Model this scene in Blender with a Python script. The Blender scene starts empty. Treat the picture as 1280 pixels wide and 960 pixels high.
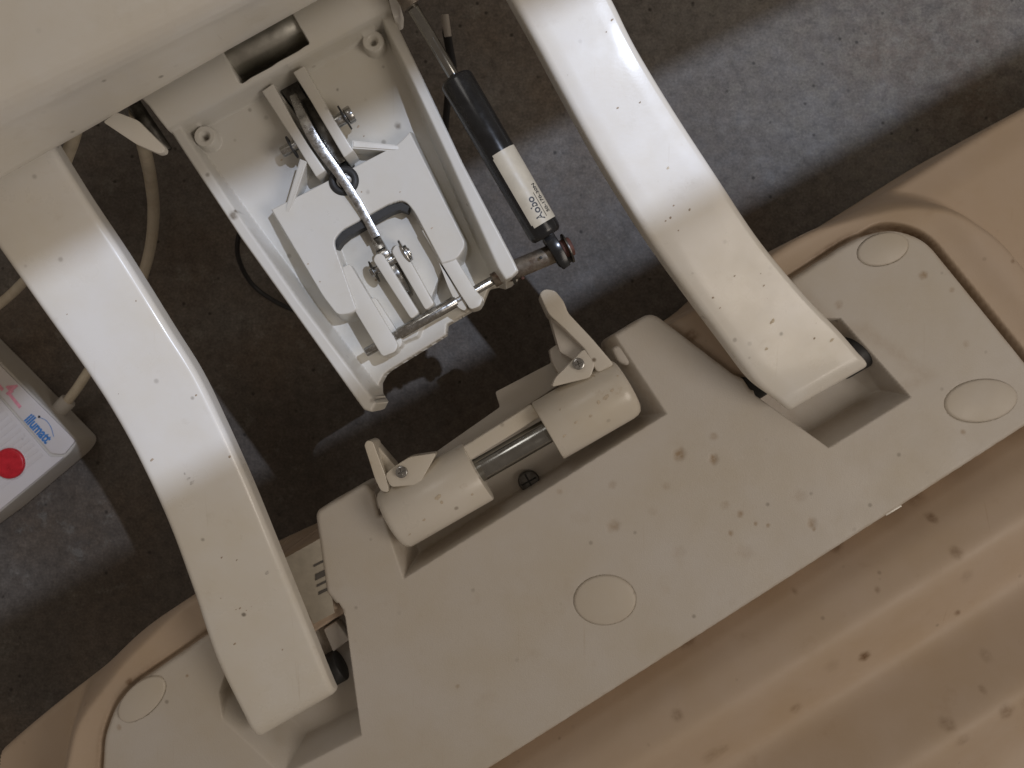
import bpy, bmesh, math, random
import numpy as np
from mathutils import Vector, Matrix
random.seed(7)
S = bpy.context.scene
COL = S.collection
H = 0.85            # camera height above the floor (m)
F = 1100.0          # focal length in photo pixels
R_ = math.radians

# ------------------------------------------------------------------ camera, light, exposure
cam_d = bpy.data.cameras.new("camera"); cam = bpy.data.objects.new("camera", cam_d); COL.objects.link(cam)
cam.location = (0, 0, H); cam.rotation_euler = (0, 0, 0)
cam_d.sensor_width = 36; cam_d.lens = 36 * F / 1280; cam_d.clip_start = 0.01; cam_d.clip_end = 50
cam_d.dof.use_dof = True; cam_d.dof.focus_distance = 0.57; cam_d.dof.aperture_fstop = 14
S.camera = cam
W = bpy.data.worlds.new("World"); S.world = W; W.use_nodes = True
bg = W.node_tree.nodes['Background']; bg.inputs[0].default_value = (1.0, 0.83, 0.68, 1); bg.inputs[1].default_value = 0.19
S.view_settings.view_transform = 'Standard'; S.view_settings.look = 'None'
S.view_settings.exposure = -0.08; S.view_settings.gamma = 1.0; S.view_settings.use_curve_mapping = False

def P(px, py, D):
    return Vector(((px - 640) / F * D, (480 - py) / F * D, H - D))
U = Vector((.881, .473, 0)); N = Vector((-.473, .881, 0))

def lamp(name, kind, loc, target, energy, color, **kw):
    d = bpy.data.lights.new(name, kind); d.energy = energy; d.color = color
    for k, v in kw.items(): setattr(d, k, v)
    o = bpy.data.objects.new(name, d); COL.objects.link(o); o.location = loc
    q = (Vector(target) - Vector(loc)).to_track_quat('-Z', 'Y'); o.rotation_mode = 'QUATERNION'; o.rotation_quaternion = q
    return o
# cool lamp: a narrow slot of light along the mechanism, from above and from the right
tgt = P(465, 276, .55) - N * .010
sl = tgt + Vector((0, 0, 2.2)) + U * 1.05 + N * .0
spot = bpy.data.lights.new("slot_lamp", 'SPOT'); spot.energy = 130; spot.color = (.71, .80, 1.0)
spot.spot_size = R_(62); spot.spot_blend = .05; spot.shadow_soft_size = .013
spo = bpy.data.objects.new("slot_lamp", spot); COL.objects.link(spo)
zax = (sl - tgt).normalized(); xax = (U - zax * U.dot(zax)).normalized(); yax = zax.cross(xax)
RATIO = .0505
spo.matrix_world = Matrix.Translation(sl) @ Matrix((xax, yax, zax)).transposed().to_4x4() @ Matrix.Diagonal((1, RATIO, 1, 1))
# warm room light
def un(u, n, z): p = U * u + N * n; return (p.x, p.y, z)
lamp("room_lamp", 'AREA', un(1.05, -1.05, 1.75), (.05, 0, .25), 11.3, (1.0, .895, .785), shape='DISK', size=1.0)
lamp("far_room_lamp", 'AREA', un(-.1, 1.3, 2.1), (.05, 0, .25), 3.0, (1.0, .96, .91), shape='DISK', size=.6)

# ------------------------------------------------------------------ scene helpers
class Thing:
    def __init__(s, name, label, cat, loc, group=None):
        s.o = bpy.data.objects.new(name, None); COL.objects.link(s.o); s.o.location = loc; s.loc = Vector(loc)
        s.o.empty_display_size = .02; s.o['label'] = label; s.o['category'] = cat
        if group: s.o['group'] = group
def sharp(me, ang=35):
    me.shade_smooth()
    me.set_sharp_from_angle(angle=R_(ang))
def link(name, me, mat, parent=None, root=None, label=None, smooth=35):
    """parent: Thing or part object; root: the Thing whose origin the vertices are relative to"""
    if smooth: sharp(me, smooth)
    o = bpy.data.objects.new(name, me); COL.objects.link(o); me.name = name
    if mat: me.materials.append(mat)
    if isinstance(parent, Thing): root, parent = parent, parent.o
    if root is not None: me.transform(Matrix.Translation(-root.loc))
    if parent is not None: o.parent = parent
    if label: o['label'] = label
    return o
def tag(o, label, cat, group=None):
    o['label'] = label; o['category'] = cat
    if group: o['group'] = group
def from_bm(bm):
    bmesh.ops.recalc_face_normals(bm, faces=bm.faces)
    me = bpy.data.meshes.new("m"); bm.to_mesh(me); bm.free(); return me
def join(*mes):
    bm = bmesh.new()
    for m in mes: bm.from_mesh(m)
    me = bpy.data.meshes.new("m"); bm.to_mesh(me); bm.free(); return me

def round_poly(pts, r, n=4):
    out = []; m = len(pts)
    for i in range(m):
        p, a, b = Vector(pts[i][:2]), Vector(pts[i - 1][:2]), Vector(pts[(i + 1) % m][:2])
        rr = pts[i][2] if len(pts[i]) > 2 else r
        da, db = (a - p), (b - p)
        t = min(rr, da.length * .45, db.length * .45)
        s, e = p + da.normalized() * t, p + db.normalized() * t
        for k in range(n + 1):
            u = k / n
            out.append(tuple((1 - u) ** 2 * s + 2 * u * (1 - u) * p + u * u * e))
    return out
def prism(pts, D, h, bevel=.001, seg=3, rpx=0, tilt=None):
    """solid with its top outline given in photo pixels at camera depth D (or a depth per point), going straight down by h"""
    if rpx: pts = round_poly(pts, rpx)
    Ds = D if callable(D) else (lambda x, y: D)
    bm = bmesh.new()
    top = [bm.verts.new(P(p[0], p[1], Ds(p[0], p[1]))) for p in pts]
    bot = [bm.verts.new(v.co - Vector((0, 0, h))) for v in top]
    ft = bm.faces.new(top); fb = bm.faces.new(bot[::-1]); n = len(top)
    for i in range(n): bm.faces.new((top[i], bot[i], bot[(i + 1) % n], top[(i + 1) % n]))
    bmesh.ops.recalc_face_normals(bm, faces=bm.faces)
    if bevel:
        es = [e for e in bm.edges if (e.verts[0] in top and e.verts[1] in top)]
        es += [e for e in bm.edges if e not in es and not (e.verts[0] in bot and e.verts[1] in bot) and e.calc_face_angle(0) > .6]
        bmesh.ops.bevel(bm, geom=es, offset=bevel, segments=seg, profile=.5, affect='EDGES', clamp_overlap=True)
    big = [f for f in bm.faces if len(f.verts) > 4]
    bmesh.ops.triangulate(bm, faces=big)
    return from_bm(bm)
def frame(a, b):
    z = (b - a).normalized(); x = Vector((0, 0, 1)).cross(z)
    if x.length < 1e-4: x = Vector((1, 0, 0))
    x.normalize(); return x, z.cross(x), z
def lathe(a, b, prof, seg=28, caps=True):
    """surface of revolution about a->b; prof = [(t in metres from a, radius)]"""
    x, y, z = frame(a, b); bm = bmesh.new(); rings = []
    for t, r in prof:
        rings.append([bm.verts.new(a + z * t + (x * math.cos(2 * math.pi * k / seg) + y * math.sin(2 * math.pi * k / seg)) * r) for k in range(seg)])
    for i in range(len(rings) - 1):
        for k in range(seg): bm.faces.new((rings[i][k], rings[i][(k + 1) % seg], rings[i + 1][(k + 1) % seg], rings[i + 1][k]))
    if caps: bm.faces.new(rings[0]); bm.faces.new(rings[-1])
    return from_bm(bm)
def rod(a, b, r, bev=.0006, seg=24):
    L = (b - a).length; bev = min(bev, r * .45, L * .3)
    return lathe(a, b, [(0, r - bev), (bev * .3, r - bev * .3), (bev, r), (L - bev, r), (L - bev * .3, r - bev * .3), (L, r - bev)], seg)
def catmull(pts, n):
    pts = [Vector(p) for p in pts]; m = len(pts); out = []
    for i in range(m - 1):
        p0, p1, p2, p3 = pts[max(i - 1, 0)], pts[i], pts[i + 1], pts[min(i + 2, m - 1)]
        for k in range(n):
            t = k / n
            out.append(.5 * ((2 * p1) + (p2 - p0) * t + (2 * p0 - 5 * p1 + 4 * p2 - p3) * t * t + (3 * p1 - p0 - 3 * p2 + p3) * t ** 3))
    out.append(pts[-1]); return out
def tube(pts, r, n=8, seg=14):
    path = catmull(pts, n); bm = bmesh.new(); rings = []
    for i, p in enumerate(path):
        t = (path[min(i + 1, len(path) - 1)] - path[max(i - 1, 0)]).normalized()
        x = Vector((0, 0, 1)).cross(t); x = x.normalized() if x.length > 1e-3 else Vector((1, 0, 0)); y = t.cross(x)
        rings.append([bm.verts.new(p + (x * math.cos(2 * math.pi * k / seg) + y * math.sin(2 * math.pi * k / seg)) * r) for k in range(seg)])
    for i in range(len(rings) - 1):
        for k in range(seg): bm.faces.new((rings[i][k], rings[i][(k + 1) % seg], rings[i + 1][(k + 1) % seg], rings[i + 1][k]))
    bm.faces.new(rings[0]); bm.faces.new(rings[-1]); return from_bm(bm)
def bar(stations, th, n=6, edge=.0007):
    """flat bar: stations (px, py, D, width px), rectangular section with softened edges"""
    path = catmull([(*P(a, b, d), w * d / F) for a, b, d, w in stations] and [P(a, b, d) for a, b, d, w in stations], n)
    ws = catmull([Vector((w * d / F, 0, 0)) for a, b, d, w in stations], n)
    bm = bmesh.new(); rings = []
    for i, p in enumerate(path):
        t = (path[min(i + 1, len(path) - 1)] - path[max(i - 1, 0)]).normalized()
        x = Vector((0, 0, 1)).cross(t).normalized(); y = t.cross(x); w = ws[i].x / 2; e = edge
        prof = [(-w, -e), (-w + e * .3, -e * .3), (-w + e, 0), (w - e, 0), (w - e * .3, -e * .3), (w, -e), (w, -th), (-w, -th)]
        rings.append([bm.verts.new(p + x * a + y * b) for a, b in prof])
    m = len(rings[0])
    for i in range(len(rings) - 1):
        for k in range(m): bm.faces.new((rings[i][k], rings[i][(k + 1) % m], rings[i + 1][(k + 1) % m], rings[i + 1][k]))
    bm.faces.new(rings[0]); bm.faces.new(rings[-1]); return from_bm(bm)
def torus(c, axis, R, r, seg=36, m=12):
    x, y, z = frame(c, c + axis); bm = bmesh.new(); rings = []
    for k in range(seg):
        a = 2 * math.pi * k / seg; d = x * math.cos(a) + y * math.sin(a)
        rings.append([bm.verts.new(c + d * (R + r * math.cos(2 * math.pi * j / m)) + z * r * math.sin(2 * math.pi * j / m)) for j in range(m)])
    for k in range(seg):
        A, B = rings[k], rings[(k + 1) % seg]
        for j in range(m): bm.faces.new((A[j], A[(j + 1) % m], B[(j + 1) % m], B[j]))
    return from_bm(bm)
def dome(c, ax_a, ax_b, h, dish=0, seg=40):
    """low button: flat-ish top on two half-axes, rounded rim, standing on c"""
    bm = bmesh.new(); L = []
    prof = [(1.0, -.004), (1.0, h * .2), (.985, h * .55), (.955, h * .8)] + [(.9 * (1 - i / 6), h * .86 + (dish if dish else .14 * h) * (1 - (1 - i / 6) ** 2)) for i in range(6)]
    for s, z in prof:
        L.append([bm.verts.new(c + (ax_a * math.cos(2 * math.pi * k / seg) + ax_b * math.sin(2 * math.pi * k / seg)) * s + Vector((0, 0, z))) for k in range(seg)])
    top = bm.verts.new(c + Vector((0, 0, h * .86 + (dish if dish else .14 * h))))
    for i in range(len(L) - 1):
        for k in range(seg): bm.faces.new((L[i][k], L[i][(k + 1) % seg], L[i + 1][(k + 1) % seg], L[i + 1][k]))
    for k in range(seg): bm.faces.new((L[-1][k], L[-1][(k + 1) % seg], top))
    return from_bm(bm)
def text_mesh(body, size, ext=.0, bold=0):
    cu = bpy.data.curves.new("lettering", 'FONT'); cu.body = body; cu.size = size; cu.extrude = ext; cu.offset = bold; cu.resolution_u = 3
    o = bpy.data.objects.new("lettering", cu); COL.objects.link(o); bpy.context.view_layer.update()
    me = bpy.data.meshes.new_from_object(o.evaluated_get(bpy.context.evaluated_depsgraph_get()))
    bpy.data.objects.remove(o); bpy.data.curves.remove(cu); return me

# numpy height surfaces --------------------------------------------------------
def sdf(X, Y, poly, nearest=False):
    p = np.asarray(poly, float); m = len(p)
    d2 = np.full(X.shape, 1e9); ins = np.zeros(X.shape, bool)
    if nearest: nx = np.zeros(X.shape); ny = np.zeros(X.shape)
    for i in range(m):
        ax, ay = p[i]; bx, by = p[(i + 1) % m]; ex, ey = bx - ax, by - ay
        l2 = ex * ex + ey * ey
        if l2 < 1e-14: continue
        t = np.clip(((X - ax) * ex + (Y - ay) * ey) / l2, 0, 1); qx = ax + t * ex; qy = ay + t * ey
        dd = (X - qx) ** 2 + (Y - qy) ** 2
        if nearest:
            c = dd < d2; nx[c] = qx[c]; ny[c] = qy[c]
        d2 = np.minimum(d2, dd)
        c = ((ay > Y) != (by > Y)); 
        with np.errstate(divide='ignore', invalid='ignore'):
            ins ^= c & (X < ex * (Y - ay) / (ey if ey else 1e-12) + ax)
    d = np.sqrt(d2) * np.where(ins, -1, 1)
    return (d, nx, ny) if nearest else d
def w2(pts, D, r=0):
    if r: pts = round_poly(pts, r, 5)
    return [(P(p[0], p[1], D).x, P(p[0], p[1], D).y) for p in pts]
def sm(t): t = np.clip(t, 0, 1); return t * t * (3 - 2 * t)
def roundover(s, r):
    s = np.clip(s, 0, r); return -(r - np.sqrt(np.maximum(r * r - (r - s) ** 2, 0)))
def pocket(X, Y, pts, widths, depth):
    n = len(pts); t = np.full(X.shape, 9.0)
    area = sum(pts[i][0] * pts[(i + 1) % n][1] - pts[(i + 1) % n][0] * pts[i][1] for i in range(n))
    sg = 1 if area > 0 else -1
    for i in range(n):
        ax, ay = pts[i]; bx, by = pts[(i + 1) % n]; L = math.hypot(bx - ax, by - ay)
        d = sg * ((bx - ax) * (Y - ay) - (by - ay) * (X - ax)) / L
        t = np.minimum(t, d / widths[i])
    t = np.clip(t, 0, 1); return -depth * (.55 * t + .45 * sm(t))
def spots(X, Y, lst, D):
    a = np.zeros(X.shape)
    for px, py, rx, s in lst:
        c = P(px, py, D); r = rx * D / F
        d = np.hypot(X - c.x, Y - c.y) / r
        an = np.arctan2(Y - c.y, X - c.x); wob = 1 + .12 * np.sin(an + px) + .07 * np.sin(an * 2 + py) + .05 * np.sin(an * 5 + px * 2)
        a = np.maximum(a, s * sm(1.25 - d * wob))
    return a
def surface(name, box_px, D, step, outline, fn, skirt, ang=28.2, edge_r=0.003):
    """height surface inside a world outline; fn(X,Y,s)->Z, stain, with s the distance inside the edge; walls drop by skirt"""
    c, s_ = math.cos(R_(ang)), math.sin(R_(ang))
    o = np.array(outline); uu = o[:, 0] * c + o[:, 1] * s_; vv = -o[:, 0] * s_ + o[:, 1] * c
    lim = []
    for (x, y) in [(box_px[0], box_px[1]), (box_px[2], box_px[1]), (box_px[0], box_px[3]), (box_px[2], box_px[3])]:
        q = P(x, y, D); lim.append((q.x * c + q.y * s_, -q.x * s_ + q.y * c))
    lim = np.array(lim)
    u0, u1 = max(uu.min(), lim[:, 0].min()) - 3 * step, min(uu.max(), lim[:, 0].max()) + 3 * step
    v0, v1 = max(vv.min(), lim[:, 1].min()) - 3 * step, min(vv.max(), lim[:, 1].max()) + 3 * step
    gu, gv = np.meshgrid(np.arange(u0, u1, step), np.arange(v0, v1, step), indexing='ij')
    X = gu * c - gv * s_; Y = gu * s_ + gv * c; shp = X.shape
    X = X.ravel(); Y = Y.ravel()
    bx0, by1 = P(box_px[0], box_px[1], D).xy; bx1, by0 = P(box_px[2], box_px[3], D).xy
    inb = (X > bx0) & (X < bx1) & (Y > by0) & (Y < by1)
    d = np.full(X.shape, 9.0); nx = X.copy(); ny = Y.copy()
    dd, a, b = sdf(X[inb], Y[inb], outline, True); d[inb] = dd; nx[inb] = a; ny[inb] = b
    e1 = (d > 0) & (d <= 1.1 * step); e2 = (d > 1.1 * step) & (d <= 2.6 * step)
    valid = d <= 2.6 * step
    X = np.where(e1 | e2, nx, X); Y = np.where(e1 | e2, ny, Y)
    Z = np.zeros(X.shape); st = np.zeros(X.shape)
    z, q = fn(X[valid], Y[valid], np.maximum(-d[valid], 0)); Z[valid] = z; st[valid] = q
    Z = np.where(valid, Z + roundover(np.where(valid, np.maximum(-d, 0), 1), edge_r), Z)
    Z = np.where(e2, np.minimum(Z - .001, skirt), Z)
    idx = np.arange(X.size).reshape(shp); q = np.stack([idx[:-1, :-1], idx[1:, :-1], idx[1:, 1:], idx[:-1, 1:]], -1).reshape(-1, 4)
    q = q[valid[q].all(1)]
    used = np.unique(q); rm = np.full(X.size, -1); rm[used] = np.arange(used.size); q = rm[q]
    co = np.stack([X[used], Y[used], Z[used]], 1)
    me = bpy.data.meshes.new(name); me.vertices.add(len(co)); me.vertices.foreach_set('co', co.ravel().astype(np.float32))
    me.loops.add(q.size); me.loops.foreach_set('vertex_index', q.ravel().astype(np.int32))
    me.polygons.add(len(q)); me.polygons.foreach_set('loop_start', (np.arange(len(q)) * 4).astype(np.int32))
    me.update(calc_edges=True)
    at = me.attributes.new('stain', 'FLOAT', 'POINT'); at.data.foreach_set('value', st[used].astype(np.float32))
    return me

# ------------------------------------------------------------------ materials
def mat(name):
    m = bpy.data.materials.new(name); m.use_nodes = True; nt = m.node_tree
    return m, nt, nt.nodes['Principled BSDF']
def nd(nt, t, **kw):
    n = nt.nodes.new(t)
    for k, v in kw.items():
        if k in n.inputs.keys(): n.inputs[k].default_value = v
        else: setattr(n, k, v)
    return n
def ramp(nt, src, stops):
    r = nt.nodes.new('ShaderNodeValToRGB'); nt.links.new(src, r.inputs[0])
    el = r.color_ramp.elements
    while len(el) < len(stops): el.new(.5)
    for e, (p, c) in zip(el, stops): e.position = p; e.color = (*c, 1) if not isinstance(c, float) else (c, c, c, 1)
    return r.outputs[0]
def mix(nt, f, a, b):
    m = nt.nodes.new('ShaderNodeMix'); m.data_type = 'RGBA'
    for i, v in ((0, f), (6, a), (7, b)):
        if hasattr(v, 'is_linked'): nt.links.new(v, m.inputs[i])
        else: m.inputs[i].default_value = v if i == 0 else (*v, 1)
    return m.outputs[2]
def noise(nt, scale, detail=4, rough=.55, co=None, out='Fac'):
    n = nd(nt, 'ShaderNodeTexNoise', Scale=scale, Detail=detail, Roughness=rough)
    if co is None:
        co = nt.nodes.new('ShaderNodeTexCoord').outputs['Object']
    nt.links.new(co, n.inputs['Vector']); return n.outputs[out]
def plastic(name, base, dirt, rough, speck=.5, smudge=.5, grain=.03, grain_scale=1400, coat=0, stain=(.28, .17, .07), wave=.10):
    m, nt, b = mat(name)
    co = nt.nodes.new('ShaderNodeTexCoord').outputs['Object']
    warm = tuple(c * k for c, k in zip(base, (.93, .89, .80)))
    c = mix(nt, ramp(nt, noise(nt, 14, 5, .6, co), [(.35, 0.), (.75, 1.)]), base, warm)
    sm_ = ramp(nt, noise(nt, 38, 7, .68, co), [(.60, 0.), (.78, smudge)])
    c = mix(nt, sm_, c, dirt)
    for rz, sc in ((.6, .30), (2.3, .22)):
        mp = nt.nodes.new('ShaderNodeMapping'); nt.links.new(co, mp.inputs[0]); mp.inputs['Rotation'].default_value = (0, 0, rz); mp.inputs['Scale'].default_value = (420, 9, 30)
        ln = noise(nt, 1.0, 2, .5, mp.outputs[0])
        gate = ramp(nt, noise(nt, 21 + sc * 10, 3, .5, co), [(.52, 0.), (.66, sc)])
        mg = nd(nt, 'ShaderNodeMath', operation='MULTIPLY'); nt.links.new(ramp(nt, ln, [(.70, 0.), (.76, 1.)]), mg.inputs[0]); nt.links.new(gate, mg.inputs[1])
        c = mix(nt, mg.outputs[0], c, dirt)
    # small scattered specks of dirt
    vo = nd(nt, 'ShaderNodeTexVoronoi', Scale=95.0); nt.links.new(co, vo.inputs['Vector'])
    near = ramp(nt, vo.outputs['Distance'], [(.08, 1.), (.19, 0.)])
    sep = nt.nodes.new('ShaderNodeSeparateColor'); nt.links.new(vo.outputs['Color'], sep.inputs[0])
    pick = ramp(nt, sep.outputs[0], [(.90, 0.), (.97, speck)])
    mu = nd(nt, 'ShaderNodeMath', operation='MULTIPLY'); nt.links.new(near, mu.inputs[0]); nt.links.new(pick, mu.inputs[1])
    c = mix(nt, mu.outputs[0], c, tuple(x * .35 for x in dirt))
    at = nd(nt, 'ShaderNodeAttribute', attribute_name='stain')
    brk = ramp(nt, noise(nt, 260, 4, .6, co), [(.3, .35), (.6, 1.)])
    ms = nd(nt, 'ShaderNodeMath', operation='MULTIPLY'); nt.links.new(at.outputs['Fac'], ms.inputs[0]); nt.links.new(brk, ms.inputs[1])
    c = mix(nt, ms.outputs[0], c, stain)
    nt.links.new(c, b.inputs['Base Color'])
    rr = ramp(nt, noise(nt, 30, 5, .6, co), [(.3, max(rough - .07, .05)), (.7, min(rough + .12, 1.))])
    nt.links.new(rr, b.inputs['Roughness'])
    bp = nd(nt, 'ShaderNodeBump', Strength=grain, Distance=.001); nt.links.new(noise(nt, grain_scale, 3, .6, co), bp.inputs['Height'])
    bp2 = nd(nt, 'ShaderNodeBump', Strength=wave, Distance=.002); nt.links.new(noise(nt, 55, 3, .5, co), bp2.inputs['Height'])
    nt.links.new(bp.outputs[0], bp2.inputs['Normal']); nt.links.new(bp2.outputs[0], b.inputs['Normal'])
    b.inputs['Coat Weight'].default_value = coat; b.inputs['Coat Roughness'].default_value = .12
    return m
def simple(name, base, rough, metal=0, var=.15, scale=120, bump=.05, spec=.5, streak=None):
    m, nt, b = mat(name)
    co = nt.nodes.new('ShaderNodeTexCoord').outputs['Object']
    n = noise(nt, scale, 5, .65, co)
    c = ramp(nt, n, [(.3, tuple(x * (1 - var) for x in base)), (.7, tuple(min(1, x * (1 + var)) for x in base))])
    if streak:
        c = mix(nt, ramp(nt, noise(nt, streak[1], 6, .7, co), [(.48, 0.), (.66, streak[2])]), c, streak[0])
    nt.links.new(c, b.inputs['Base Color']); b.inputs['Metallic'].default_value = metal
    nt.links.new(ramp(nt, n, [(.3, max(rough - .08, .04)), (.7, min(rough + .1, 1.))]), b.inputs['Roughness'])
    bp = nd(nt, 'ShaderNodeBump', Strength=bump, Distance=.001); nt.links.new(n, bp.inputs['Height']); nt.links.new(bp.outputs[0], b.inputs['Normal'])
    b.inputs['Specular IOR Level'].default_value = spec
    return m
M = {}
M['paint'] = plastic('white_enamel', (.80, .785, .75), (.42, .36, .27), .29, .8, .30, .02, 700, .25, wave=.02)
M['plate'] = plastic('white_plastic', (.60, .565, .52), (.44, .36, .26), .46, .5, .26, .22, 1100)
M['shell'] = plastic('cream_plastic', (.53, .425, .33), (.34, .22, .13), .50, .35, .30, .12, 1300, 0, (.16, .085, .035))
M['tray'] = plastic('ivory_plastic', (.63, .62, .59), (.40, .33, .23), .33, .7, .22, .03, 1200, .1, (.10, .07, .04))
M['housing'] = plastic('housing_plastic', (.80, .785, .75), (.42, .36, .27), .38, .6, .20, .05, 1200, .1)
M['sleeve'] = plastic('sleeve_plastic', (.70, .66, .59), (.40, .28, .15), .30, .8, .65, .04, 1200, .1)
M['steel'] = simple('bright_steel', (.42, .42, .41), .22, 1, .25, 300, .08, .5, ((.16, .14, .11), 180, .25))
M['chrome'] = simple('polished_rod', (.30, .30, .285), .17, 1, .12, 60, .02)
M['roller'] = simple('worn_roller', (.42, .41, .37), .33, 1, .3, 40, .08)
M['cap'] = plastic('cap_plastic', (.60, .555, .49), (.44, .36, .26), .42, .5, .2, .08, 1500)
M['zinc'] = simple('zinc_plate', (.50, .50, .49), .28, 1, .3, 260, .25)
M['dark_steel'] = simple('dark_steel', (.14, .135, .125), .34, 1, .3, 200, .12, .5, ((.03, .025, .02), 90, .6))
M['rust'] = simple('rusty_steel', (.23, .20, .165), .45, .8, .3, 220, .25, .5, ((.10, .045, .025), 120, .8))
M['rust_nut'] = simple('rusty_nut', (.11, .045, .032), .65, .2, .4, 300, .4)
M['black_paint'] = simple('black_gloss', (.012, .012, .012), .22, 0, .3, 90, .02)
M['rubber'] = simple('black_rubber', (.025, .025, .025), .55, 0, .3, 200, .1)
M['paper'] = simple('label_paper', (.53, .485, .39), .45, 0, .08, 150, .03)
M['old_paper'] = simple('old_label_paper', (.43, .39, .32), .5, 0, .1, 150, .03)
M['fleck'] = simple('dark_fleck', (.42, .34, .26), .7, 0, .4, 500, 0)
M['sleeve_stain'] = simple('sleeve_stain', (.58, .50, .39), .45, 0, .2, 900, .1)
M['smear'] = simple('grey_scuff', (.60, .575, .53), .5, 0, .25, 900, .1)
M['ochre'] = simple('ochre_stain', (.64, .56, .43), .5, 0, .2, 900, .1)
M['ink'] = simple('black_ink', (.02, .02, .022), .5, 0, .2, 200, 0)
M['grey_ink'] = simple('faded_ink', (.10, .09, .08), .6, 0, .2, 200, 0)
M['blue_ink'] = simple('blue_ink', (.045, .17, .42), .5, 0, .2, 300, 0)
M['pink_ink'] = simple('pink_ink', (.62, .25, .30), .5, 0, .2, 300, 0)
M['red'] = simple('red_plastic', (.46, .012, .022), .32, 0, .2, 160, .1)
M['handset'] = plastic('handset_plastic', (.55, .52, .52), (.45, .4, .36), .45, .5, .12, .04, 900)
M['handset_end'] = plastic('handset_end_plastic', (.48, .455, .42), (.4, .34, .28), .5, .4, .2, .05, 900)
M['cable'] = simple('ivory_cable', (.58, .52, .41), .5, 0, .1, 60, .05, .4, ((.35, .27, .17), 25, .5))
M['hole'] = simple('brown_hole', (.10, .055, .03), .8, 0, .3, 300, .1)

# ------------------------------------------------------------------ floor
def floor_mat():
    m, nt, b = mat('stained_concrete')
    co = nt.nodes.new('ShaderNodeTexCoord').outputs['Object']
    g = ramp(nt, noise(nt, 3.2, 9, .62, co), [(.28, (.090, .078, .066)), (.48, (.125, .112, .100)), (.62, (.160, .152, .142)), (.76, (.21, .203, .19))])
    br = mix(nt, ramp(nt, noise(nt, 5.1, 6, .6, co), [(.46, 0.), (.66, .6)]), g, (.150, .112, .078))
    fi = ramp(nt, noise(nt, 95, 8, .72, co), [(.28, .62), (.5, 1.), (.72, 1.35)])
    mu = nd(nt, 'ShaderNodeVectorMath', operation='MULTIPLY'); nt.links.new(br, mu.inputs[0]); nt.links.new(fi, mu.inputs[1])
    dk = nd(nt, 'ShaderNodeVectorMath', operation='DISTANCE'); nt.links.new(co, dk.inputs[0]); dk.inputs[1].default_value = (-.36, -.06, 0)  # darkens the floor colour around the handset: shade painted in
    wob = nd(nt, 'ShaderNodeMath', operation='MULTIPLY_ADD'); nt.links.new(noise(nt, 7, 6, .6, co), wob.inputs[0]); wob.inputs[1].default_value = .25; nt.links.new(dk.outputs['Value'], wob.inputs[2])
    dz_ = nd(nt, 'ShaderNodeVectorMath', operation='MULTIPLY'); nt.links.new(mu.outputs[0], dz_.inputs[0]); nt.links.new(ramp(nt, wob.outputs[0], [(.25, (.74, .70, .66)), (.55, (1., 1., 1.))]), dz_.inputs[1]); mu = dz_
    # pale worn blotches with crusty edges
    nv = noise(nt, 34, 9, .75, co)
    wn = mix(nt, ramp(nt, nv, [(.56, 0.), (.64, .30), (.76, .10)]), mu.outputs[0], (.24, .235, .21))
    vo = nd(nt, 'ShaderNodeTexVoronoi', Scale=120.0); nt.links.new(co, vo.inputs['Vector'])
    sp = nt.nodes.new('ShaderNodeSeparateColor'); nt.links.new(vo.outputs['Color'], sp.inputs[0])
    k = nd(nt, 'ShaderNodeMath', operation='MULTIPLY')
    nt.links.new(ramp(nt, vo.outputs['Distance'], [(.10, 1.), (.28, 0.)]), k.inputs[0]); nt.links.new(ramp(nt, sp.outputs[0], [(.90, 0.), (.94, .8)]), k.inputs[1])
    dist = nd(nt, 'ShaderNodeVectorMath', operation='DISTANCE'); nt.links.new(co, dist.inputs[0]); dist.inputs[1].default_value = (.46, .30, 0)
    zone = ramp(nt, dist.outputs['Value'], [(.10, 1.), (.33, 0.)])
    cr = ramp(nt, noise(nt, 62, 10, .8, co), [(.47, 0.), (.58, .55), (.65, .2), (.74, .55)])
    zc = nd(nt, 'ShaderNodeMath', operation='MULTIPLY'); nt.links.new(zone, zc.inputs[0]); nt.links.new(cr, zc.inputs[1])
    wn = mix(nt, zc.outputs[0], wn, (.21, .195, .16))
    grit = ramp(nt, noise(nt, 420, 4, .7, co), [(.30, .72), (.5, 1.), (.7, 1.35)])
    mw = nd(nt, 'ShaderNodeVectorMath', operation='MULTIPLY'); nt.links.new(wn, mw.inputs[0]); nt.links.new(grit, mw.inputs[1]); wn = mw.outputs[0]
    c = mix(nt, k.outputs[0], wn, (.02, .016, .012))
    nt.links.new(c, b.inputs['Base Color'])
    nt.links.new(ramp(nt, nv, [(.3, .42), (.7, .75)]), b.inputs['Roughness']); b.inputs['Specular IOR Level'].default_value = .35
    bp = nd(nt, 'ShaderNodeBump', Strength=.3, Distance=.002); nt.links.new(noise(nt, 120, 8, .7, co), bp.inputs['Height']); nt.links.new(bp.outputs[0], b.inputs['Normal'])
    return m
bm = bmesh.new(); bmesh.ops.create_grid(bm, x_segments=8, y_segments=8, size=2.0)
fl = link('floor', from_bm(bm), floor_mat(), smooth=0); fl['kind'] = 'structure'

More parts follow.
